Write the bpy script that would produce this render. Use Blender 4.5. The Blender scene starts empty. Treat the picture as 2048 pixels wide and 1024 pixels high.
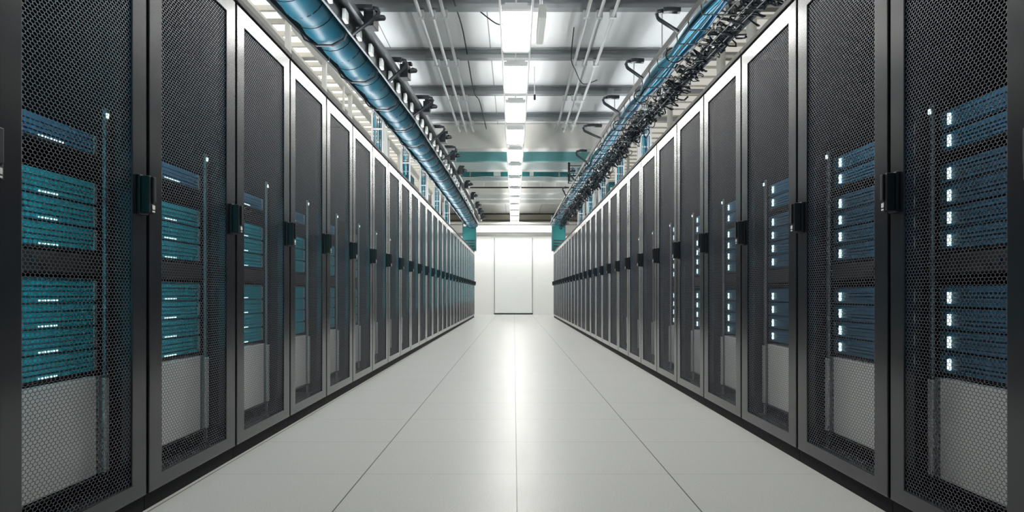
import bpy, bmesh, math, random
from mathutils import Vector, Matrix
random.seed(11)
C = bpy.context.scene.collection
PI = math.pi

# ------------------------------------------------------------------ materials
def newmat(name):
    m = bpy.data.materials.new(name); m.use_nodes = True
    return m, m.node_tree.nodes, m.node_tree.links, m.node_tree.nodes['Principled BSDF']

def mat(name, col, rough=.5, metal=0.0, noise=0.0, nscale=40, bump=0.0, spec=None, coat=0.0, rnoise=0.0):
    m, N, L, b = newmat(name)
    b.inputs['Base Color'].default_value = (*col, 1)
    b.inputs['Roughness'].default_value = rough
    b.inputs['Metallic'].default_value = metal
    if spec is not None: b.inputs['Specular IOR Level'].default_value = spec
    if coat: b.inputs['Coat Weight'].default_value = coat; b.inputs['Coat Roughness'].default_value = .15
    if noise or bump or rnoise:
        tc = N.new('ShaderNodeTexCoord'); n = N.new('ShaderNodeTexNoise')
        n.inputs['Scale'].default_value = nscale; n.inputs['Detail'].default_value = 3
        L.new(tc.outputs['Object'], n.inputs['Vector'])
        if noise:
            mp = N.new('ShaderNodeMapRange'); mp.inputs['To Min'].default_value = 1-noise; mp.inputs['To Max'].default_value = 1+noise
            L.new(n.outputs['Fac'], mp.inputs['Value'])
            mx = N.new('ShaderNodeVectorMath'); mx.operation = 'SCALE'; mx.inputs[0].default_value = col
            L.new(mp.outputs['Result'], mx.inputs['Scale']); L.new(mx.outputs['Vector'], b.inputs['Base Color'])
        if rnoise:
            mr = N.new('ShaderNodeMapRange'); mr.inputs['To Min'].default_value = rough-rnoise; mr.inputs['To Max'].default_value = rough+rnoise
            L.new(n.outputs['Fac'], mr.inputs['Value']); L.new(mr.outputs['Result'], b.inputs['Roughness'])
        if bump:
            bp = N.new('ShaderNodeBump'); bp.inputs['Strength'].default_value = bump; bp.inputs['Distance'].default_value = .002
            L.new(n.outputs['Fac'], bp.inputs['Height']); L.new(bp.outputs['Normal'], b.inputs['Normal'])
    return m

def emit(name, col, s):
    m = bpy.data.materials.new(name); m.use_nodes = True
    N = m.node_tree.nodes; N.clear()
    e = N.new('ShaderNodeEmission'); o = N.new('ShaderNodeOutputMaterial')
    e.inputs['Color'].default_value = (*col, 1); e.inputs['Strength'].default_value = s
    m.node_tree.links.new(e.outputs[0], o.inputs['Surface'])
    return m

def hexmat():
    """perforated steel sheet 2.5 mm thick with hexagonal holes: a ray passes where both its entry and its exit fall in one hole"""
    m, N, L, b = newmat('perforated_steel')
    PH, PV, T, W = .0195, .0108, .0006, .066
    b.inputs['Base Color'].default_value = (.088, .092, .113, 1)
    b.inputs['Roughness'].default_value = .45; b.inputs["Metallic"].default_value = .25
    def V(op, a, c=None, d=None):
        n = N.new('ShaderNodeVectorMath'); n.operation = op
        for i, s in enumerate((a, c, d)):
            if s is None: continue
            if isinstance(s, tuple): n.inputs[i].default_value = s
            else: L.new(s, n.inputs[i])
        return n
    def M(op, a, c=None):
        n = N.new('ShaderNodeMath'); n.operation = op
        for i, s in enumerate((a, c)):
            if s is None: continue
            if isinstance(s, (int, float)): n.inputs[i].default_value = s
            else: L.new(s, n.inputs[i])
        return n.outputs[0]
    tc = N.new('ShaderNodeTexCoord'); geo = N.new('ShaderNodeNewGeometry')
    tr = N.new('ShaderNodeVectorTransform'); tr.vector_type = 'VECTOR'; tr.convert_from = 'WORLD'; tr.convert_to = 'OBJECT'
    L.new(geo.outputs['Incoming'], tr.inputs[0])
    sp = N.new('ShaderNodeSeparateXYZ'); L.new(tr.outputs[0], sp.inputs[0])
    k = M('DIVIDE', T, M('MAXIMUM', M('ABSOLUTE', sp.outputs['X']), .02))
    sh = V('SCALE', tr.outputs[0]); L.new(k, sh.inputs['Scale'])
    P2 = V('SUBTRACT', tc.outputs['Object'], sh.outputs[0]).outputs[0]
    def hexd(p):
        q = V('MULTIPLY_ADD', p, (0, 1/PH, 1/PV), (0, 400, 400*1.7320508)).outputs[0]
        a = V('SUBTRACT', V('MODULO', q, (1, 1, 1.7320508)).outputs[0], (0, .5, .8660254)).outputs[0]
        q2 = V('ADD', q, (0, .5, .8660254)).outputs[0]
        c = V('SUBTRACT', V('MODULO', q2, (1, 1, 1.7320508)).outputs[0], (0, .5, .8660254)).outputs[0]
        la, lc = V('LENGTH', a).outputs['Value'], V('LENGTH', c).outputs['Value']
        mx = N.new('ShaderNodeMix'); mx.data_type = 'VECTOR'
        L.new(M('LESS_THAN', la, lc), mx.inputs['Factor'])
        vin = [i for i in mx.inputs if i.type == 'VECTOR' and i.name in 'AB']
        L.new(c, vin[0]); L.new(a, vin[1])
        vo = [o for o in mx.outputs if o.type == 'VECTOR'][0]
        s = N.new('ShaderNodeSeparateXYZ'); L.new(V('ABSOLUTE', vo).outputs[0], s.inputs[0])
        y, z = s.outputs['Y'], s.outputs['Z']
        return M('MAXIMUM', y, M('ADD', M('MULTIPLY', y, .5), M('MULTIPLY', z, .8660254)))
    o1 = M('LESS_THAN', hexd(tc.outputs['Object']), .5-W)
    o2 = M('LESS_THAN', hexd(P2), .5-W)
    s2 = N.new('ShaderNodeSeparateXYZ'); L.new(V('ABSOLUTE', sh.outputs[0]).outputs[0], s2.inputs[0])
    o3 = M('LESS_THAN', s2.outputs['Y'], PH*(1-2*W)); o4 = M('LESS_THAN', s2.outputs['Z'], PV*1.1*(1-2*W))
    op = M('MULTIPLY', M('MULTIPLY', o1, o2), M('MULTIPLY', o3, o4))
    t = N.new('ShaderNodeBsdfTransparent'); mix = N.new('ShaderNodeMixShader')
    L.new(op, mix.inputs[0]); L.new(b.outputs[0], mix.inputs[1]); L.new(t.outputs[0], mix.inputs[2])
    L.new(mix.outputs[0], N['Material Output'].inputs['Surface'])
    return m

def floormat():
    m, N, L, b = newmat('raised_floor_tile')
    tc = N.new('ShaderNodeTexCoord'); sp = N.new('ShaderNodeSeparateXYZ'); L.new(tc.outputs['Object'], sp.inputs[0])
    def M(op, a, c=None):
        n = N.new('ShaderNodeMath'); n.operation = op
        for i, s in enumerate((a, c)):
            if s is None: continue
            if isinstance(s, (int, float)): n.inputs[i].default_value = s
            else: L.new(s, n.inputs[i])
        return n.outputs[0]
    def line(co, off, pitch, w):
        f = M('PINGPONG', M('ADD', co, off), pitch/2)
        return M('LESS_THAN', f, w)
    lx = line(sp.outputs['X'], .602*20-.010, .602, .0022)
    ly = line(sp.outputs['Y'], .62*20-2.84, .62, .0016)
    no = N.new('ShaderNodeTexNoise'); no.inputs['Scale'].default_value = 190; no.inputs['Detail'].default_value = 2
    L.new(tc.outputs['Object'], no.inputs['Vector'])
    cr = N.new('ShaderNodeValToRGB'); cr.color_ramp.elements[0].position = .3; cr.color_ramp.elements[1].position = .7
    cr.color_ramp.elements[0].color = (.46, .46, .445, 1); cr.color_ramp.elements[1].color = (.57, .57, .55, 1)
    L.new(no.outputs['Fac'], cr.inputs[0])
    mx = N.new('ShaderNodeMix'); mx.data_type = 'RGBA'
    L.new(M('MAXIMUM', lx, M('MULTIPLY', ly, .55)), mx.inputs['Factor'])
    ci = [i for i in mx.inputs if i.type == 'RGBA']
    L.new(cr.outputs[0], ci[0]); ci[1].default_value = (.04, .04, .04, 1)
    L.new([o for o in mx.outputs if o.type == 'RGBA'][0], b.inputs['Base Color'])
    n2 = N.new('ShaderNodeTexNoise'); n2.inputs['Scale'].default_value = 3
    L.new(tc.outputs['Object'], n2.inputs['Vector'])
    mr = N.new('ShaderNodeMapRange'); mr.inputs['To Min'].default_value = .33; mr.inputs['To Max'].default_value = .40
    L.new(n2.outputs['Fac'], mr.inputs['Value']); L.new(mr.outputs['Result'], b.inputs['Roughness'])
    b.inputs['Specular IOR Level'].default_value = .22
    return m

def panelmat(name, col, px, py, ox=0, oy=0, w=.006):
    """sheet ceiling with dark seams"""
    m, N, L, b = newmat(name)
    tc = N.new('ShaderNodeTexCoord'); sp = N.new('ShaderNodeSeparateXYZ'); L.new(tc.outputs['Object'], sp.inputs[0])
    def ln(co, off, pitch):
        a = N.new('ShaderNodeMath'); a.operation = 'ADD'; L.new(co, a.inputs[0]); a.inputs[1].default_value = off+pitch*50
        p = N.new('ShaderNodeMath'); p.operation = 'PINGPONG'; L.new(a.outputs[0], p.inputs[0]); p.inputs[1].default_value = pitch/2
        l = N.new('ShaderNodeMath'); l.operation = 'LESS_THAN'; L.new(p.outputs[0], l.inputs[0]); l.inputs[1].default_value = w
        return l.outputs[0]
    mxm = N.new('ShaderNodeMath'); mxm.operation = 'MAXIMUM'
    L.new(ln(sp.outputs['X'], ox, px), mxm.inputs[0]); L.new(ln(sp.outputs['Y'], oy, py), mxm.inputs[1])
    mx = N.new('ShaderNodeMix'); mx.data_type = 'RGBA'; L.new(mxm.outputs[0], mx.inputs['Factor'])
    ci = [i for i in mx.inputs if i.type == 'RGBA']; ci[0].default_value = (*col, 1); ci[1].default_value = (.25, .26, .26, 1)
    L.new([o for o in mx.outputs if o.type == 'RGBA'][0], b.inputs['Base Color'])
    b.inputs['Roughness'].default_value = .5
    return m

M_floor = floormat()
M_ceil = panelmat('ceiling_sheet', (.84, .865, .875), 1.27, 1.63, .3, .45)
M_wall = mat('white_wall', (.88, .885, .87), .45, noise=.015, nscale=6)
M_header = mat('white_header', (.86, .86, .82), .35)
M_side = mat('side_wall', (.55, .54, .48), .7, noise=.05, nscale=3)
M_rear = mat('dark_wall', (.05, .052, .058), .8)
M_seam = mat('seam', (.30, .31, .31), .6)
M_black = mat('black_metal', (.010, .011, .013), .6, .0, rnoise=.05, nscale=30)
M_inner = mat('cabinet_inside', (.010, .011, .013), .6)
M_door = mat('door_paint', (.016, .018, .023), .21, .08, spec=.85)
M_plinth = mat('plinth_black', (.006, .006, .008), .7, .0, spec=.2)
M_mesh = hexmat()
M_handle = mat('handle_plastic', (.008, .010, .012), .5, spec=.4)
M_lock = mat('lock_white', (.92, .92, .92), .3)
M_rail = mat('rail_zinc', (.30, .31, .32), .4, .4)
M_teal = mat('server_teal', (.004, .36, .46), .35, .0, noise=.25, nscale=9)
M_blue = mat('server_blue', (.015, .17, .32), .35, .0, noise=.25, nscale=9)
M_navy = mat('server_navy', (.015, .105, .19), .4, .0, noise=.3, nscale=12)
M_ear = mat('server_ear', (.008, .07, .09), .4)
M_slot = mat('server_slot', (.004, .03, .04), .6)
M_grey = mat('equipment_grey', (.68, .68, .665), .2, noise=.04, nscale=8, spec=1.0)
M_greyd = mat('equipment_trim', (.22, .225, .23), .4, .5)
M_led = emit('indicator_white', (.72, 1, .98), 1.6)
M_ledt = emit('indicator_teal', (.12, .85, .85), 1.3)
M_tube = emit('tube_light', (1, .99, .95), 28)
M_strip = emit('added_rack_light', (.08, .82, 1), 20.0)  # glow added for the servers, out of sight in the cabinets
M_strip2 = emit('added_rack_light_dim', (.12, .62, 1), 5)
M_up = emit('upfill', (.95, .98, 1), 22)  # added light for the ceiling, source out of view
M_lum = emit('luminous_panel', (1, .98, .90), 2.0)
M_white = mat('white_enamel', (.78, .78, .76), .4)
M_beam = mat('beam_grey', (.27, .285, .295), .5, noise=.05, nscale=5)
M_conduit = mat('conduit_zinc', (.88, .89, .89), .3, .2)
M_beige = mat('louvre_beige', (.50, .485, .41), .5, noise=.04, nscale=4)
M_slat = mat('lattice_slat', (.40, .395, .36), .5)
M_cream = mat('duct_cream', (.80, .78, .73), .5, noise=.04, nscale=3)
M_creamw = mat('duct_white', (.78, .79, .76), .45)
M_tealduct = mat('duct_teal', (.16, .40, .41), .35)
M_tealbox = mat('box_teal', (.005, .07, .09), .4)
M_tealdark = mat('teal_glass', (.02, .15, .15), .2)
M_hose = mat('teal_wrap', (.002, .075, .118), .45, .0, spec=.35, noise=.45, nscale=5, bump=.5)
M_tray = mat('tray_black', (.010, .014, .018), .5, .0, spec=.3)
M_trayside = mat('tray_grey', (.05, .062, .07), .4, .4)
M_strap = mat('strap_black', (.006, .007, .009), .6, spec=.2)
M_clip = mat('clip_clear', (.70, .75, .76), .2)
M_cables = [mat('cable_blue_%d' % i, c, .3, noise=.2, nscale=20) for i, c in enumerate(((.003, .15, .26), (.006, .36, .47), (.002, .07, .15)))]
M_cabled = mat('cable_dark', (.005, .009, .014), .45, spec=.25)
M_cableg = mat('cable_green', (.03, .12, .12), .35)
M_bracket = mat('bracket_black', (.013, .018, .024), .4)
M_post = mat('post_white', (.66, .66, .63), .4)

# ------------------------------------------------------------------ mesh helpers
class MB:
    def __init__(s): s.v, s.f = [], []
    def box(s, x0, x1, y0, y1, z0, z1):
        x0, x1 = min(x0, x1), max(x0, x1); y0, y1 = min(y0, y1), max(y0, y1); z0, z1 = min(z0, z1), max(z0, z1)
        b = len(s.v)
        s.v += [(x, y, z) for x in (x0, x1) for y in (y0, y1) for z in (z0, z1)]
        s.f += [tuple(b+i for i in q) for q in ((0, 1, 3, 2), (4, 6, 7, 5), (0, 4, 5, 1), (2, 3, 7, 6), (0, 2, 6, 4), (1, 5, 7, 3))]
        return s
    def quad(s, *p):
        b = len(s.v); s.v += [tuple(q) for q in p]; s.f.append(tuple(b+i for i in range(len(p)))); return s
    def tube(s, path, r, n=8, ry=None, caps=True):
        """sweep an ellipse (r sideways, ry upward) or a list of radii along a path"""
        path = [Vector(p) for p in path]; b = len(s.v); m = len(path)
        for i, p in enumerate(path):
            t = (path[min(i+1, m-1)] - path[max(i-1, 0)]).normalized()
            up = Vector((0, 0, 1)) if abs(t.z) < .9 else Vector((0, 1, 0))
            a = t.cross(up).normalized(); c = a.cross(t).normalized()
            ri = r[i] if isinstance(r, (list, tuple)) else r
            rz = ri if ry is None else (ry[i] if isinstance(ry, (list, tuple)) else ry)
            for k in range(n):
                th = 2*PI*k/n
                s.v.append(tuple(p + a*(math.cos(th)*ri) + c*(math.sin(th)*rz)))
        for i in range(m-1):
            for k in range(n):
                k2 = (k+1) % n
                s.f.append((b+i*n+k, b+i*n+k2, b+(i+1)*n+k2, b+(i+1)*n+k))
        if caps:
            s.f.append(tuple(b+k for k in range(n-1, -1, -1))); s.f.append(tuple(b+(m-1)*n+k for k in range(n)))
        return s
    def bar(s, path, w, h):
        """sweep a w x h rectangle along a path"""
        path = [Vector(p) for p in path]; b = len(s.v); m = len(path)
        for i, p in enumerate(path):
            t = (path[min(i+1, m-1)] - path[max(i-1, 0)]).normalized()
            up = Vector((0, 0, 1)) if abs(t.z) < .95 else Vector((0, 1, 0))
            a = t.cross(up).normalized(); c = a.cross(t).normalized()
            for (q, e) in ((-1, -1), (1, -1), (1, 1), (-1, 1)):
                s.v.append(tuple(p + a*(q*w/2) + c*(e*h/2)))
        for i in range(m-1):
            for k in range(4):
                k2 = (k+1) % 4
                s.f.append((b+i*4+k, b+i*4+k2, b+(i+1)*4+k2, b+(i+1)*4+k))
        s.f.append((b+3, b+2, b+1, b)); e = b+(m-1)*4; s.f.append((e, e+1, e+2, e+3))
        return s
    def mesh(s, name, m, bevel=0, smooth=False, seg=2):
        me = bpy.data.meshes.new(name); me.from_pydata(s.v, [], s.f)
        bm = bmesh.new(); bm.from_mesh(me)
        bmesh.ops.recalc_face_normals(bm, faces=bm.faces)
        if bevel:
            bmesh.ops.bevel(bm, geom=[e for e in bm.edges if e.is_manifold and e.calc_face_angle(0) > .6], offset=bevel, segments=seg, affect='EDGES', profile=.6, clamp_overlap=True)
        bm.to_mesh(me); bm.free()
        if smooth:
            for p in me.polygons: p.use_smooth = True
        me.materials.append(m)
        return me
    def build(s, name, m, parent=None, bevel=0, smooth=False, seg=2):
        return link(name, s.mesh(name, m, bevel, smooth, seg), parent)

def link(name, me, parent=None, loc=None):
    o = bpy.data.objects.new(name, me); C.objects.link(o)
    if parent is not None: o.parent = parent
    if loc is not None: o.location = loc
    return o

def tag(o, label=None, cat=None, group=None, kind=None):
    if label: o['label'] = label
    if cat: o['category'] = cat
    if group: o['group'] = group
    if kind: o['kind'] = kind
    return o

def thing(name, label, cat, loc=(0, 0, 0), group=None):
    o = bpy.data.objects.new(name, None); C.objects.link(o); o.location = loc
    o.empty_display_size = .1
    return tag(o, label, cat, group)

def dup(root, loc, label=None, group=None):
    r = root.copy(); C.objects.link(r); r.location = loc
    if label: r['label'] = label
    if group: r['group'] = group
    for ch in list(root.children):
        c = ch.copy(); C.objects.link(c); c.parent = r
        for g in list(ch.children):
            d = g.copy(); C.objects.link(d); d.parent = c
    return r

def struct(name, mb, m, bevel=0):
    return tag(mb.build(name, m, None, bevel), kind='structure')

ORD = ('first second third fourth fifth sixth seventh eighth ninth tenth eleventh twelfth thirteenth fourteenth fifteenth sixteenth seventeenth '
       'eighteenth nineteenth twentieth twenty-first twenty-second twenty-third twenty-fourth twenty-fifth twenty-sixth twenty-seventh twenty-eighth').split()

# ------------------------------------------------------------------ the room
H = .71                       # camera height
AX = 1.2                      # door plane
PITCH = .75
NR = 28
Y0 = {-1: 2.36-2*PITCH, 1: 2.304-2*PITCH}
YEND = 25.0
struct('floor', MB().box(-7, 7, -5, 34, -.1, 0), M_floor)
struct('ceiling', MB().box(-7, 7, -5, 28.2, 3.84, 4.0), M_ceil)
struct('wall_left', MB().box(-7.1, -7, -5, 34, 0, 4), M_side)
struct('wall_right', MB().box(7, 7.1, -5, 34, 0, 4), M_side)
struct('wall_rear', MB().box(-7, 7, -5.1, -5, 0, 4), M_rear)
w = struct('wall_end', MB().box(-6.9, 6.9, YEND, YEND+.15, 0, 2.9), M_wall)
struct('wall_beyond', MB().box(-6.9, 6.9, 28, 28.1, 0, 3.83), M_beige)
# the header over the end wall, its lip and the shallow panel seams
struct('trim_1', MB().box(-6.8, 6.8, 24.0, 24.99, 2.74, 3.02), M_header, .02)
t = thing('cove_light', 'long glowing white light box across the header over the end wall', 'light', (0, 23.9, 2.76))
MB().box(-1.3, 1.3, .06, .099, 0, .24).build('housing', M_white, t)
MB().box(-1.28, 1.28, -.03, .0595, .01, .17).build('diffuser', emit('cove_diffuser', (1, .995, .95), 2.2), t)
t = thing('added_wall_light', 'added linear light hidden behind the header lip washing the white end wall', 'light', (0, 24.45, 2.70))  # unseen lamp added to brighten the end wall
MB().box(-2.6, 2.6, -.2, .2, .016, .039).build('housing', M_white, t)
MB().box(-2.55, 2.55, -.17, .17, .0, .0155).build('diffuser', emit('added_wall_diffuser', (1, .995, .96), 7.5), t)
struct('trim_2', MB().box(-6.8, 6.8, 23.94, 24.99, 3.03, 3.10), M_header, .01)
struct('trim_3', MB().box(-6.8, 6.8, 23.96, 24.1, 2.64, 2.735), mat('lip_grey', (.34, .34, .32), .4), .008)
d = tag(MB().box(-.665, .625, YEND-.035, YEND-.004, .045, 2.66).build('door_1', M_wall, None, .008), kind='structure')
MB().box(-.69, .65, YEND-.045, YEND-.004, .004, .04).build('threshold', M_black, d)
for x in (-.68, .64):
    MB().box(x-.008, x+.008, YEND-.02, YEND-.003, .045, 2.66).build('door_frame', M_seam, d)

# ------------------------------------------------------------------ cabinets
Z0, Z1 = .055, 1.968          # door
MV0, MV1, MZ0, MZ1 = .095, .645, .108, 1.892
ROW = {-1: 'the row beneath the teal hose', 1: 'the row beneath the loose cables'}
def ring(mb, s):
    """door frame: one closed ring, u 0..0.035"""
    o = [(.009, Z0), (PITCH-.009, Z0), (PITCH-.009, Z1), (.009, Z1)]
    i = [(MV0, MZ0), (MV1, MZ0), (MV1, MZ1), (MV0, MZ1)]
    b = len(mb.v)
    for u in (0, .035):
        for q in (o, i):
            mb.v += [(s*u, v, z) for v, z in q]
    for k in range(4):
        k2 = (k+1) % 4
        mb.f += [(b+k, b+k2, b+4+k2, b+4+k), (b+8+k, b+12+k, b+12+k2, b+8+k2), (b+k, b+8+k, b+8+k2, b+k2), (b+4+k, b+4+k2, b+12+k2, b+12+k)]
    return mb

def make_cabinet(s):
    t = thing('server_cabinet', 'x', 'cabinet')
    B = MB()
    for v0, v1 in ((.004, .022), (PITCH-.022, PITCH-.004)):
        B.box(s*.0365, s*1.05, v0, v1, .06, 1.962)
    B.box(s*.045, s*1.05, .022, PITCH-.022, 1.94, 1.962).box(s*.045, s*1.05, .022, PITCH-.022, .06, .085).box(s*1.03, s*1.05, .022, PITCH-.022, .085, 1.94)
    B.build('body', M_inner, t)
    MB().box(s*.012, s*1.04, .002, PITCH-.002, 0, .05).build('plinth', M_plinth, t)
    MB().box(s*-.006, s*1.05, .001, PITCH-.001, 1.974, 2.0).build('roof_panel', M_black, t, .004)
    for v in (.062, .668):
        MB().box(s*.097, s*.107, v, v+.020, .086, 1.30).build('mounting_rail', M_rail, t, .002)
    MB().box(s*.092, s*.0965, .672, .684, 1.27, 1.285).build('rail_light', M_led, t, .001)
    MB().box(s*.11, s*.75, .094, .655, .755, .757).box(s*.11, s*.75, .094, .655, 1.138, 1.140).box(s*.11, s*.75, .094, .655, .840, .842).box(s*.11, s*.75, .094, .655, .466, .468).box(s*.085, s*.75, .094, .665, .144, .148).build('shelf', M_inner, t)
    MB().box(s*.105, s*.125, .1, .65, .770, .832).box(s*.1, s*.105, .3, .38, .79, .815).build('blanking_panel', M_black, t, .003)
    MB().box(s*.048, s*.060, .026, .040, .5, 1.9).build('added_light_strip', M_strip if s < 0 else M_strip2, t)  # added lamp hidden behind the door stile to light the servers
    dr = ring(MB(), s).build('door', M_door, t, .0035)
    MB().quad((s*.006, MV0-.002, MZ0-.002), (s*.006, MV1+.002, MZ0-.002), (s*.006, MV1+.002, MZ1+.002), (s*.006, MV0-.002, MZ1+.002)).build('mesh_panel', M_mesh, dr)
    hb = MB()
    vc = PITCH-.05; z0, z1 = .965, 1.092
    hb.box(s*-.012, s*.0, vc-.03, vc+.03, z0, z1)                       # base plate
    hb.box(s*-.040, s*-.0125, vc-.027, vc-.011, z0+.004, z1-.004)       # cheeks of the recessed lever
    hb.box(s*-.034, s*-.0125, vc+.014, vc+.026, z0+.004, z1-.010)
    hb.box(s*-.040, s*-.0125, vc-.0105, vc+.0135, z0+.004, z0+.034)     # lock block
    hb.box(s*-.046, s*-.022, vc-.009, vc+.011, z0+.038, z1-.006)        # lever
    hb.build('handle', M_handle, dr, .0035)
    MB().box(s*-.0425, s*-.0405, vc-.008, vc+.010, z0+.016, z0+.030).box(s*-.0425, s*-.0405, vc-.008, vc+.010, z0+.007, z0+.012).build('lock', M_lock, dr, .0008)
    return t

def make_server(s, h, m, leds, name='rack_server'):
    """origin at its front lower edge, cabinet's near side; u .11-.75, v .1-.645"""
    t = thing(name, 'x', 'server')
    MB().box(s*.125, s*.74, .108, .637, .002, h-.003).build('chassis', M_inner, t)
    f = MB()
    f.box(s*.116, s*.125, .100, .645, .001, h-.002)
    nrib = 4
    for k in range(nrib):
        z = .005 + (h-.012)*k/nrib
        f.box(s*.110, s*.116, .125, .622, z, z+(h-.012)/nrib-.005)
    f.build('face_plate', m, t)
    MB().box(s*.108, s*.1155, .102, .1235, .004, h-.006).box(s*.108, s*.1155, .6235, .643, .004, h-.006).build('ear', M_rail if leds == 'dots' else M_ear, t, .002)
    if leds == 'dots':
        q = MB()
        for k in range(random.choice((5, 7, 9))):
            q.box(s*.1075, s*.1098, .34+.014*k, .345+.014*k, .005, .009)
        q.build('indicator_light', M_led, t)
        MB().box(s*.106, s*.1098, .215, .262, .008, h-.014).build('latch', M_slot, t, .002)
    elif leds == 'block':
        MB().box(s*.1045, s*.1095, .573, .590, .012, .012+.034).build('indicator_light', M_led, t, .001)
        q = MB()
        for k in range(3): q.box(s*.1075, s*.1098, .20+.012*k, .207+.012*k, .02, .026)
        q.build('port_light', M_led, t)
    return t

def make_unit(s):
    t = thing('equipment_unit', 'x', 'equipment unit')
    MB().box(s*.088, s*.8, .10, .600, .003, .308).build('housing', M_grey, t, .004)
    MB().box(s*.085, s*.3, .604, .626, .003, .308).build('edge_strip', M_greyd, t, .003)
    MB().box(s*.080, s*.3, .630, .662, .003, .298).build('side_plate', M_grey, t, .003)
    return t

unit_z = .162
protos = {}
for s in (-1, 1):
    protos[s] = dict(cab=make_cabinet(s), unit=make_unit(s))
    hT = .0715
    if s < 0:
        protos[s]['teal'] = make_server(s, hT, M_teal, 'dots')
        protos[s]['blue'] = make_server(s, .066, M_blue, 'dots')
    else:
        protos[s]['teal'] = make_server(s, hT-.006, M_navy, 'block')
        protos[s]['blue'] = make_server(s, .060, M_blue, 'block')
used = set()
def place(s, key, loc, label, group=None):
    p = protos[s][key]
    if (s, key) not in used:
        used.add((s, key)); p.location = loc; p['label'] = label
        if group: p['group'] = group
        return p
    return dup(p, loc, label, group)

LAY = {  # (kind, z, height)
    -1: [('blue', 1.142)] + [('teal', .843+.0725*k) for k in (2, 1, 0)] + [('teal', .469+.072*k) for k in (3, 2, 1, 0)],
    1: [('blue', 1.142+.066), ('blue', 1.142)] + [('teal', .843+.067*k) for k in (3, 2, 1, 0)] + [('teal', .469+.067*k) for k in (3, 2, 1, 0)],
}
NSERV = 9
WID = {-1: .92, 1: .84}
for s in (-1, 1):
    for k in range(NR):
        y = Y0[s]+PITCH*k; sc1 = 1
        if k < 2:          # the nearest door of each row is narrower
            y = Y0[s]+2*PITCH-PITCH*WID[s]-(PITCH if k == 0 else 0); sc1 = WID[s] if k == 1 else 1
        o = ORD[k]
        if k == 0:
            lab = 'mesh-door server cabinet cut by the photo edge, first in %s' % ROW[s]
        elif k == NR-1:
            lab = 'mesh-door server cabinet closest to the white wall in %s' % ROW[s]
        else:
            lab = 'dark grey mesh-door server cabinet, %s in %s' % (o, ROW[s])
        place(s, 'cab', (s*AX, y, 0), lab, 'server cabinets in %s' % ROW[s]).scale = (1, sc1, 1)
        if k == 0: continue
        place(s, 'unit', (s*AX, y, unit_z-.014), 'pale grey unit low inside the %s cabinet of %s' % (o, ROW[s]), 'grey units at the bottom of the cabinets').scale = (1, sc1, 1)
        if k < NSERV:
            n = len(LAY[s])
            for j, (kd, z) in enumerate(LAY[s]):
                pos = 'topmost of its stack' if j == 0 else ('lowest of its stack' if j == n-1 else ORD[j]+' from top')
                colr = {(-1, 'teal'): 'teal', (-1, 'blue'): 'blue', (1, 'teal'): 'dark blue', (1, 'blue'): 'blue'}[(s, kd)]
                place(s, kd, (s*AX, y, z), '%s server %s, %s cabinet in %s' % (colr, pos, o, ROW[s]), 'servers inside the cabinets of %s' % ROW[s]).scale = (1, sc1, 1)

# ------------------------------------------------------------------ overhead: luminaires
LZ = H+2.5
def make_light(rods):
    t = thing('ceiling_light', 'x', 'ceiling light')
    L_, Wd = 1.03, .26
    MB().box(-.10, .10, -L_/2-.06, L_/2+.06, .035, .062).box(-Wd/2, Wd/2, -L_/2-.07, -L_/2-.01, .0, .0345).box(-Wd/2, Wd/2, L_/2+.01, L_/2+.07, 0, .0345).build('housing', M_white, t, .004)
    for k in range(4):
        x = -Wd/2+.034+k*.064
        MB().tube([(x, -L_/2, .018), (x, L_/2, .018)], .026, 10, .0145).build('tube', M_tube, t, 0, True)
    for sx in (-1, 1):
        MB().box(sx*(Wd/2+.004), sx*(Wd/2+.022), -.765, .765, .01, .062).build('side_channel', M_white, t, .003)
    for y in (-.5, .5) if rods else ():
        MB().tube([(0, y, .063), (0, y, .62)], .006, 6).build('hanger_rod', M_conduit, t)
    return t
lp = make_light(True); lp2 = make_light(False)
LY = [6.9+1.535*k for k in range(-3, 14)]
vis = 0
for i, y in enumerate(LY):
    if y < 6: lab = 'fluorescent ceiling light hung above the camera'; g = 'ceiling lights over the near part of the aisle'
    else:
        lab = 'four-tube fluorescent light, %s of the bright line of lights above the aisle' % ORD[vis]; vis += 1; g = 'line of ceiling lights above the aisle'
    src = lp if y < 12.3 else lp2
    if src['label'] == 'x':
        src.location = (.02, y, LZ); src['label'] = lab; src['group'] = g
    else: dup(src, (.02, y, LZ), lab, g)

# cross beams
def make_beam():
    b = MB()
    b.box(-6.9, 6.9, -.06, .06, .0, .02).box(-6.9, 6.9, -.012, .012, .02, .11).box(-6.9, 6.9, -.06, .06, .11, .125)
    b.box(-6.9, 6.9, -.056, -.0125, .02, .045)
    return b.mesh('ceiling_beam', M_beam)
bm_ = make_beam()
BY = [1.1, 2.72, 4.35, 5.97, 7.6, 9.2, 10.85, 12.45]
for i, y in enumerate(BY):
    o = link('ceiling_beam', bm_, None, (0, y, H+3.0)); tag(o, kind='structure')
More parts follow.
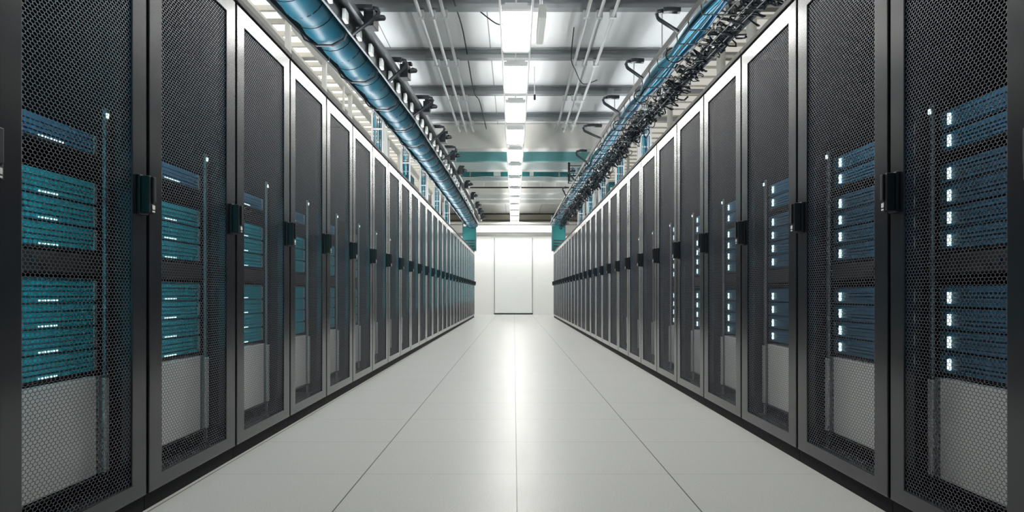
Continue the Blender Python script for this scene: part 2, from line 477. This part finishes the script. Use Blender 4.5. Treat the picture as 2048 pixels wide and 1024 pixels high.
# cross ducts and panels further down the hall: (Y, depth, bottom z, height, material, name, label)
DU = [(13.2, .30, 3.375, .45, M_cream, 'wide cream cross duct below the ceiling, first beyond the conduits'),
      (14.0, .12, 3.29, .50, M_tealduct, 'teal cross panel just behind the wide cream duct'),
      (15.0, .25, 3.295, .48, M_creamw, 'white cross duct just behind the teal cross panel'),
      (16.2, .10, 3.355, .40, M_tealdark, 'dark green-teal glazed cross band between two white ducts'),
      (17.0, .25, 3.385, .40, M_creamw, 'white cross duct behind the dark green-teal band'),
      (19.5, .30, 3.445, .35, M_cream, 'cream cross duct behind the thin black cross pipe'),
      (21.0, .25, 3.495, .30, M_creamw, 'bright white cross duct, last but one before the header'),
      (22.5, .30, 3.555, .30, M_creamw, 'bright white cross duct nearest the header over the end wall')]
for (y, dp, z, h, m, lab) in DU:
    o = MB().box(-1.95, 1.95, y, y+dp, z, 3.835).build('cross_duct', m, None, .012); tag(o, lab, 'duct', 'cross ducts under the ceiling')
    if m is M_tealdark:
        for x0, x1 in ((-.46, -.30), (.35, .44)):
            MB().box(x0, x1, y-.012, y-.001, z+.01, z+.13).build('white_pane', M_creamw, o)
        for x0 in (-1.6, -1.0, 1.0, 1.5):
            MB().box(x0, x0+.03, y-.02, y-.001, z, z+.2).build('mullion', M_seam, o)
o = MB().tube([(-1.6, 18.2, 3.40), (1.6, 18.2, 3.40)], .018, 8).build('cross_pipe', M_black, None, 0, True)
tag(o, 'thin black pipe crossing the hall between white ducts', 'pipe')
for k in range(9):
    MB().box(-1.5+k*.36, -1.46+k*.36, 18.18, 18.22, 3.42, 3.835).build('pipe_hanger', M_conduit, o)
# slatted rear bulkhead above the header
for k, z in enumerate((3.12, 3.36, 3.60)):
    struct('trim_%d' % (10+k), MB().box(-5, 5, 27.9, 27.99, z+.2, z+.22), M_black)

# conduits along the aisle
def conduit(x, y0, y1, z, lab, r=.019):
    t = thing('ceiling_conduit', lab, 'conduit', (x, 0, z), 'conduits running along the ceiling')
    MB().tube([(0, y0, 0), (0, y1-.25, 0), (0, y1-.08, .02), (0, y1, .09)], r, 10).build('pipe', M_conduit, t, 0, True)
    for y in BY:
        MB().box(-.035, .035, y-.025, y+.025, -r-.004, r+.045).build('clamp', M_conduit, t, .003)
    return t
CZ = H+2.93
for x, w_ in ((-.985, 'farthest from'), (-.86, 'middle of three beside'), (-.735, 'closest to')):
    conduit(x, 1.2, 13.15, CZ, 'silver ceiling conduit on the wrapped hose side, %s the line of lights' % w_)
for x, w_ in ((.765, 'closest to'), (.90, 'middle of three beside'), (1.045, 'farthest from')):
    conduit(x, 1.2, 13.15, CZ, 'silver ceiling conduit on the loose cable side, %s the line of lights' % w_)
def cab(name, pts, r, m, lab, g=None, cat='cable'):
    P = [Vector(p) for p in pts]; out = []
    for i in range(len(P)-1):
        p0, p1, p2, p3 = P[max(i-1, 0)], P[i], P[i+1], P[min(i+2, len(P)-1)]
        for k in range(6):
            t = k/6
            out.append(.5*((2*p1)+(-p0+p2)*t+(2*p0-5*p1+4*p2-p3)*t*t+(-p0+3*p1-3*p2+p3)*t**3))
    out.append(P[-1])
    o = MB().tube(out, r, 6).build(name, m, None, 0, True)
    if lab: tag(o, lab, cat, g)
    return o
cab('ceiling_cable', [(-.64, 5, 3.82), (-.62, 7, 3.70), (-.60, 8.5, 3.80), (-.585, 10.4, 3.66), (-.53, 11.2, 3.69), (-.5, 13, 3.69)], .008, M_cabled, 'thin black cable running beside the silver conduits on the ceiling')
cab('ceiling_cable', [(.70, 8.4, 3.82), (.70, 8.8, 3.60), (.78, 9.2, 3.58), (.95, 9.9, 3.6), (1.2, 10.4, 3.8)], .006, M_cabled, 'thin black cable sagging across the ceiling conduits on the loose cable side')
cab('ceiling_cable', [(-.10, 8.3, 3.83), (-.2, 7.9, 3.68), (-.45, 7.75, 3.82)], .007, M_cabled, 'short black cable drooping from the ceiling next to the nearest light')
o = thing('pull_cord', 'short cord with black end hanging beside the second ceiling light', 'cord', (.28, 9.9, 3.835))
MB().tube([(0, 0, 0), (.0, -.12, -.42)], .007, 6).build('cord', M_conduit, o)
MB().tube([(0, -.12, -.42), (0, -.14, -.49)], .014, 8).build('cord_end', M_black, o)
o = thing('junction_box', 'pale grey box fixed beside the nearest ceiling light', 'box', (.26, 6.9, 3.22))
MB().box(-.035, .035, -.35, .35, 0, .13).build('case', M_post, o, .012)
MB().box(-.006, .006, -.28, -.24, .131, .615).build('hanger_rod', M_conduit, o); MB().box(-.006, .006, .24, .28, .131, .615).build('hanger_rod', M_conduit, o)

# ------------------------------------------------------------------ trays with teal hose / blue cables
TZ = H+2.1
KX = [(3.2, 1.62), (4.4, 1.53), (5.2, 1.475), (6.5, 1.40), (8.3, 1.33), (12, 1.27), (16, 1.24), (23.0, 1.215)]
def tx(y):
    for (a, xa), (b, xb) in zip(KX, KX[1:]):
        if y <= b or b == KX[-1][0]:
            t = (y-a)/(b-a); t = max(0, t); return xa+(xb-xa)*t
def tray_path(s, dx, dz, y0=1.4, y1=21.2, st=.4):
    n = int((y1-y0)/st); return [(s*(tx(y0+i*st)+dx), y0+i*st, TZ+dz) for i in range(n+1)]

# left: wrapped teal hose in a black ladder tray
s = -1
t = thing('cable_tray', 'black overhead cable tray carrying the wrapped teal hose', 'cable tray')
MB().bar(tray_path(s, -.19, -.02), .016, .15).build('side_rail', M_trayside, t)
MB().bar(tray_path(s, -.25, .03), .07, .05).build('side_rail', M_trayside, t)
MB().bar(tray_path(s, .197, -.05), .025, .07).build('side_rail', M_tray, t)
y = 1.68
while y < 21.0:
    x = s*tx(y)
    MB().bar([(x-.193, y, TZ-.06), (x-.15, y, TZ-.15), (x-.06, y, TZ-.195), (x+.06, y, TZ-.195), (x+.15, y, TZ-.15), (x+.197, y, TZ-.05)], .03, .01).build('rung', M_tray, t)
    y += .96
hang = []
y = 4.6
while y < 21.0:
    for dx in (.19,):
        MB().tube([(s*(tx(y)+dx), y, TZ-.09), (s*(tx(y)+dx), y, 3.835)], .007, 6).build('hanger_rod', M_conduit, t)
    y += 1.63
rr, pp = [], []
y = 1.4; i = 0
while y < 21.3:
    ph = (y % .48)/.48
    bul = .138 + .026*math.sin(PI*min(1, ph*1.02))**.6 + random.uniform(-.004, .004)
    rr.append(bul); pp.append((s*(tx(y)+.0), y, TZ-.01+random.uniform(-.004, .004)))
    y += .08
hz = MB().tube(pp, rr, 18).build('wrapped_hose', M_hose, None, 0, True)
tag(hz, 'long teal wrapped cable hose bulging between black straps in the overhead tray', 'hose')
y = 1.68
ns = 0
while y < 21.0:
    x = s*tx(y)
    ring_ = [(x+.155*math.cos(a), y+.02*math.sin(2*a), TZ-.01+.152*math.sin(a)) for a in [2*PI*k/20 for k in range(21)]]
    MB().tube(ring_, .011, 6).build('strap', M_strap, hz, 0, True)
    if y < 12 :
        a0 = random.uniform(.1, .4)
        rng = [(x+.164*math.cos(a), y+.24+.05*math.sin(a+a0), TZ-.01+.164*math.sin(a)) for a in [2*PI*k/20 for k in range(21)]]
        MB().tube(rng, .003, 5).build('tie_wire', M_strap, hz)
    y += .48
# clamps along the aisle-side rail
cm = MB().box(-.035, .045, -.07, .07, -.06, .07).box(-.02, .07, -.03, .03, .071, .10).tube([(.05, -.05, .0), (.105, 0, .02), (.06, .06, .05)], .022, 7).mesh('cable_clamp', M_tray, .01)
cw = MB().box(-.014, .014, -.05, .05, -.045, .035).mesh('clip', M_clip, .006)
y = 4.0; i = 0
LBY = (5.5, 6.72, 8.0, 9.4, 10.7, 12.2, 13.7, 15.4, 17.2)
while y < 20.5:
    if min(abs(y-q) for q in LBY) < .2: y += .3
    o = link('tray_clamp', cm, None, (s*(tx(y)-.331), y, TZ+.03)); o.rotation_euler = (0, 0, random.uniform(-.25, .25))
    tag(o, 'small black clamp clipped to the aisle side of the hose tray', 'clamp', 'black clamps along the hose tray')
    y += 1.32; i += 1
y = 4.2
while y < 18:
    o = link('clip', cw, t, (s*(tx(y)-.225), y, TZ-.045)); o['label'] = 'clear plastic clip'; y += .37
# brackets (both sides)
def bracket(s, y, tipx, lab, thick=1.0, curved=True):
    t = thing('support_bracket', lab, 'bracket', (0, y, 0), 'black arm brackets on the %s tray' % ('hose' if s < 0 else 'cable'))
    x0 = s*(tx(y)-.172); xt = s*tipx; za = TZ+.085
    arm = [(x0, 0, za), (x0+(xt-x0)*.5, 0, za+.004), (xt-s*-.045, 0, za+.0)]
    MB().bar(arm, .055*thick, .036*thick).build('arm', M_bracket, t, .006)
    tip = [(xt+s*.05, 0, za), (xt+s*.012, 0, za-.006), (xt, 0, za-.03), (xt+s*.012, 0, za-.06), (xt+s*.02, .0, za-.07), (s*(tx(y)-(.222 if s < 0 else .185)), 0, TZ-(.118 if s < 0 else .08))]
    MB().tube(tip, .016*thick, 8).build('brace', M_bracket, t, 0, True)
    return t
LB = [(5.5, 1.03), (6.72, 1.0), (8.0, .90), (9.4, .905), (10.7, .86), (12.2, .99), (13.7, 1.0), (15.4, 1.0), (17.2, 1.0)]
for i, (y, x) in enumerate(LB):
    bracket(-1, y, x, 'black triangular arm bracket, %s visible along the wrapped hose tray' % ORD[i])
RB = [(5.55, 1.10), (6.75, 1.05), (8.0, .99), (9.35, .90), (11.0, .95), (12.8, .98), (14.8, 1.0)]
for i, (y, x) in enumerate(RB):
    bracket(1, y, x, 'black triangular arm bracket, %s visible along the loose blue cable tray' % ORD[i])

# right: open basket with loose blue cables and a dark tangle
s = 1
t = thing('cable_tray', 'black wire basket tray carrying loose blue cables', 'cable tray')
MB().bar(tray_path(s, -.16, -.03), .016, .05).build('side_rail', M_tray, t)
MB().bar(tray_path(s, .25, -.06), .02, .10).build('side_rail', M_tray, t)
for dx in (-.10, .0, .10, .18):
    MB().tube(tray_path(s, dx, -.130), .005, 5).build('wire', M_tray, t)
y = 1.5; k = 0
while y < 21.0:
    x = s*tx(y)
    MB().tube([(x-.16, y, TZ-.02), (x-.15, y, TZ-.122), (x+.24, y, TZ-.122), (x+.25, y, TZ-.02)], .006, 5).build('rung', M_tray, t)
    y += .3; k += 1
y = 4.6
while y < 21.0:
    MB().tube([(s*(tx(y)+.27), y, TZ-.09), (s*(tx(y)+.27), y, 3.835)], .007, 6).build('hanger_rod', M_conduit, t)
    y += 1.63
# the blue bundle: every cable its own object
bun = thing('cable_bundle', 'bundle of loose bright blue cables lying in the basket tray', 'cables', (0, 0, 0))
for i in range(26):
    ox, oz = random.uniform(-.12, .02), random.uniform(-.06, .08)
    p1, p2, f1, f2 = random.uniform(0, 6), random.uniform(0, 6), random.uniform(.8, 2.2), random.uniform(.8, 2.2)
    pts = []
    y = 1.4
    while y < 21.3:
        pin = .45+.55*abs(math.sin((y-3.6)*PI/1.3))
        pts.append((s*(tx(y)-.035+(ox+.05)*pin+.014*math.sin(f1*y+p1)), y, TZ-.055+(oz+.02)*pin+.012*math.sin(f2*y+p2)))
        y += .2
    MB().tube(pts, random.uniform(.008, .014), 6).build('cable', M_cables[i % 3], bun, 0, True)
y = 1.0
while y < 20:
    x = s*tx(y)-.035
    MB().tube([(x+.075*math.cos(a), y, TZ-.043+.065*math.sin(a)) for a in [2*PI*k/16 for k in range(17)]], .006, 5).build('strap', M_strap, bun); y += 1.3
# dark tangle on the outer side of the basket: uncountable, one object
tg = MB()
for i in range(820):
    y0 = 1.5 + 19.4*random.random()**1.25
    cx = tx(y0)+random.uniform(.11, .27); cz = TZ+random.uniform(-.17, .06)
    r = random.uniform(.03, .085); tilt = random.uniform(0, PI); ln = random.uniform(.03, .16)
    pts = []
    for k in range(11):
        a = 2*PI*k/10*random.choice((.8, 1.0))
        pts.append((cx+r*.8*math.cos(a)*math.cos(tilt)+random.uniform(-.01, .01), y0+ln*math.sin(a)+r*math.cos(a)*math.sin(tilt), cz+r*math.sin(a+.5)+random.uniform(-.01, .01)))
    tg.tube(pts, random.uniform(.004, .009), 5)
o = tg.build('cable_tangle', M_cabled, None, 0, True)
tag(o, 'tangle of glossy black cable loops heaped beside the loose blue cables', 'cables', None, 'stuff')
tg = MB()
for i in range(160):
    y0 = 1.7 + 19.2*random.random()**1.2
    cx = tx(y0)+random.uniform(.10, .26); cz = TZ+random.uniform(-.115, .0)
    tg.box(cx-.008, cx+.008, y0-.014, y0+.014, cz-.007, cz+.007)
tag(tg.build('connector_plugs', M_clip, o, .002), 'clear plastic plugs', None, None, 'stuff')

# ------------------------------------------------------------------ side bays seen above the rows
# left: luminous lattice ceiling
t = thing('lattice_ceiling', 'bright white luminous ceiling lattice beyond the wrapped hose', 'light ceiling', (-3.3, 0, 3.52))
MB().box(-1.25, 1.3, 1.2, 21.0, .20, .22).build('luminous_panel', M_lum, t)
for k in range(9):
    x = -1.2+k*.3
    MB().box(x, x+.11, 1.2, 21, .04, .075).build('slat', M_slat, t)
y = 1.2
while y < 21:
    MB().box(-1.25, 1.3, y, y+.035, .076, .13).build('crossbar', M_slat, t); y += .36
for y in (5, 8, 11, 14, 17, 20):
    MB().box(-.02, .02, y, y+.02, .221, .315).build('hanger_rod', M_conduit, t)
# right: beige louvre blades across the bay
t = thing('added_light_panel', 'soft white light panel added above the beige louvre blades', 'light ceiling', (3.6, 0, 3.80))  # glowing panel added to brighten the louvre bay
MB().box(-1.55, 1.6, 1.2, 21.0, 0, .03).build('diffuser', emit('added_soft_glow', (1, .97, .88), .45), t)
MB().box(-1.58, -1.551, 1.18, 21.02, -.005, .032).box(1.601, 1.63, 1.18, 21.02, -.005, .032).build('frame', M_white, t)
RPX = (1503, 1442, 1340, 1288, 1256, 1232, 1205)
y = 1.26; i = 0
while y < 21:
    o = thing('louvre_blade', 'beige louvre blade in the ceiling bay beyond the loose blue cables', 'louvre', (0, y, 3.62), 'beige louvre blades over the bay behind the cable row')
    b = MB().box(2.45 if any(abs(y-1440*2.36/(p-1028)) < .2 for p in RPX) else 2.0, 5.2, -.12, .12, -.012, .012)
    a = .25
    b.v = [(x, yy*math.cos(a)-zz*math.sin(a), yy*math.sin(a)+zz*math.cos(a)) for x, yy, zz in b.v]
    b.build('blade', M_beige, o, .004)
    MB().box(2.2, 2.22, -.01, .01, .02, .215).build('hanger_rod', M_conduit, o)
    y += .42; i += 1

def post(x, y, w_, rnd, lab, g):
    b = MB()
    if rnd: b.tube([(x, y, 0.001), (x, y, 3.835)], w_/2, 16)
    else: b.box(x-w_/2, x+w_/2, y-w_/2, y+w_/2, .001, 3.835)
    o = b.build('support_post', M_post, None, 0 if rnd else .006, rnd); tag(o, lab, 'post', g)
LPx = [(580, 5.6+1.2), (652, 8.15), (690, 9.1), (703, 9.8), (778, 12.5), (800, 14.2), (820, 16.0), (845, 17.9)]
for i, (px, y) in enumerate(LPx):
    x = -(1028-px)*y/1440
    x = min(x, -2.32)
    yy = 1440*2.32/(1028-px)
    post(-2.34, yy, .055 if i != 2 else .03, False, 'pale square post behind the row under the wrapped hose, %s along' % ORD[i], 'posts behind the hose-side row')
for i, (px, wd) in enumerate(((1503, .10), (1442, .10), (1340, .085), (1288, .05), (1256, .06), (1232, .04), (1205, .05))):
    yy = 1440*2.36/(px-1028)
    post(2.36, yy, wd, True, 'pale round post behind the row under the loose cables, %s along' % ORD[i], 'posts behind the cable-side row')

# equipment on top of the rows towards the end
def riser(s, y, i):
    x = s*(1.82+.12*(i % 3))
    t = thing('cable_riser', 'slim vertical cable riser standing on %s, %s along' % ('the hose-side cabinets' if s < 0 else 'the cable-side cabinets', ORD[i]), 'riser', (x, y, 2.0), 'cable risers standing on the cabinets')
    for dx in (-.07, .07):
        MB().box(dx-.012, dx+.012, -.012, .012, 0, 1.3).build('upright', M_conduit, t)
    for z in (.2, .55, .9, 1.25):
        MB().box(-.0575, .0575, -.01, .01, z, z+.02).build('rung', M_conduit, t)
    for q in range(4):
        dx = -.045+q*.03
        MB().tube([(dx, .02, 0), (dx+random.uniform(-.02, .02), .024, .5), (dx+random.uniform(-.02, .02), .02, 1.0), (dx, .03, 1.35)], .007, 5).build('cable', M_cables[q % 3], t, 0, True)
for i in range(14):
    riser(-1, 9.6+.83*i, i); riser(1, 9.95+.81*i, i)
# added uplights on the cabinet roofs, out of view, to brighten the ceiling
for s in (-1, 1):
    t = thing('added_uplight', 'added white uplight channel lying on the cabinet roofs of %s' % ROW[s], 'light', (s*1.62, 0, 2.002))
    MB().box(-.07, .07, 1.2, 21.3, 0, .03).box(-.07, -.06, 1.2, 21.3, .03, .05).box(.06, .07, 1.2, 21.3, .03, .05).build('channel', M_white, t)
    MB().box(-.055, .055, 1.22, 21.28, .031, .042).build('diffuser', M_up, t)
def topbox(s, x, y, w_, d_, h_, z, m, lab):
    t = thing('junction_cabinet', lab, 'box', (s*x, y, z)); m = M_tealbox
    MB().box(-w_/2, w_/2, -d_/2, d_/2, 0.001, h_).build('case', m, t, .01)
    MB().box(-w_/2+.02, w_/2-.02, -d_/2-.012, -d_/2-.001, .06, h_-.06).build('door', M_tealdark, t, .003)
    MB().box(-w_/2+.03, -w_/2+.12, -d_/2-.02, -d_/2-.0125, h_-.18, h_-.11).build('name_plate', M_cream, t)
    for z in (.12, .2, .28):
        MB().box(-w_/2+.05, w_/2-.05, -d_/2-.018, -d_/2-.0125, z, z+.03).build('vent_slot', M_black, t)
    return t
topbox(1, 1.33, 21.6, .4, .4, 1.05, 2.0, M_tealduct, 'teal cabinet on the cable-side row next to the white header')
topbox(-1, 1.33, 21.6, .4, .4, .9, 2.0, M_tealduct, 'teal cabinet on the hose-side row next to the white header')
topbox(1, 1.86, 13.595, .2, .4, .8, 2.0, M_tealduct, 'teal box with louvres on the cable-side row below the cream duct')
topbox(-1, 1.86, 12.505, .2, .4, .75, 2.0, M_tealduct, 'teal box on the hose-side row between the pale posts')
# open wire frame carrying small devices
t = thing('wire_cage', 'dark wire cage with small teal devices hung beyond the loose cables', 'cage', (1.27, 14.4, 2.94))
for x in (-.17, .17):
    for y in (-.15, .15):
        MB().box(x-.01, x+.01, y-.01, y+.01, 0, 1.03).build('upright', M_tray, t)
for z in (0, .15, .3, .45):
    MB().box(-.16, .16, -.158, -.142, z, z+.012).box(-.16, .16, .142, .158, z, z+.012).build('crossbar', M_tray, t)
for k in range(4):
    MB().box(-.14+.075*k, -.085+.075*k, -.10, .08, .17, .285).build('device', (M_tealduct, M_clip)[k % 2], t, .004)

# ------------------------------------------------------------------ world, camera, colour
wd = bpy.data.worlds.new('World'); bpy.context.scene.world = wd; wd.use_nodes = True
wd.node_tree.nodes['Background'].inputs['Color'].default_value = (.8, .9, 1, 1)
wd.node_tree.nodes['Background'].inputs['Strength'].default_value = .05
cd = bpy.data.cameras.new('camera'); co = bpy.data.objects.new('camera', cd); C.objects.link(co)
co.location = (0, 0, H); co.rotation_euler = (PI/2, 0, 0)
cd.sensor_width = 36; cd.lens = 36*1440/2048
cd.shift_x = -4/2048; cd.shift_y = 76/2048
cd.clip_start = .05; cd.clip_end = 200
sc = bpy.context.scene
sc.camera = co
vs = sc.view_settings
vs.view_transform = 'Standard'; vs.look = 'None'; vs.gamma = 1; vs.use_curve_mapping = False
vs.exposure = 0.36
sc.cycles.max_bounces = 8; sc.cycles.diffuse_bounces = 4; sc.cycles.glossy_bounces = 4
sc.cycles.transparent_max_bounces = 12
sc.cycles.use_denoising = True
sc.cycles.sample_clamp_indirect = 6
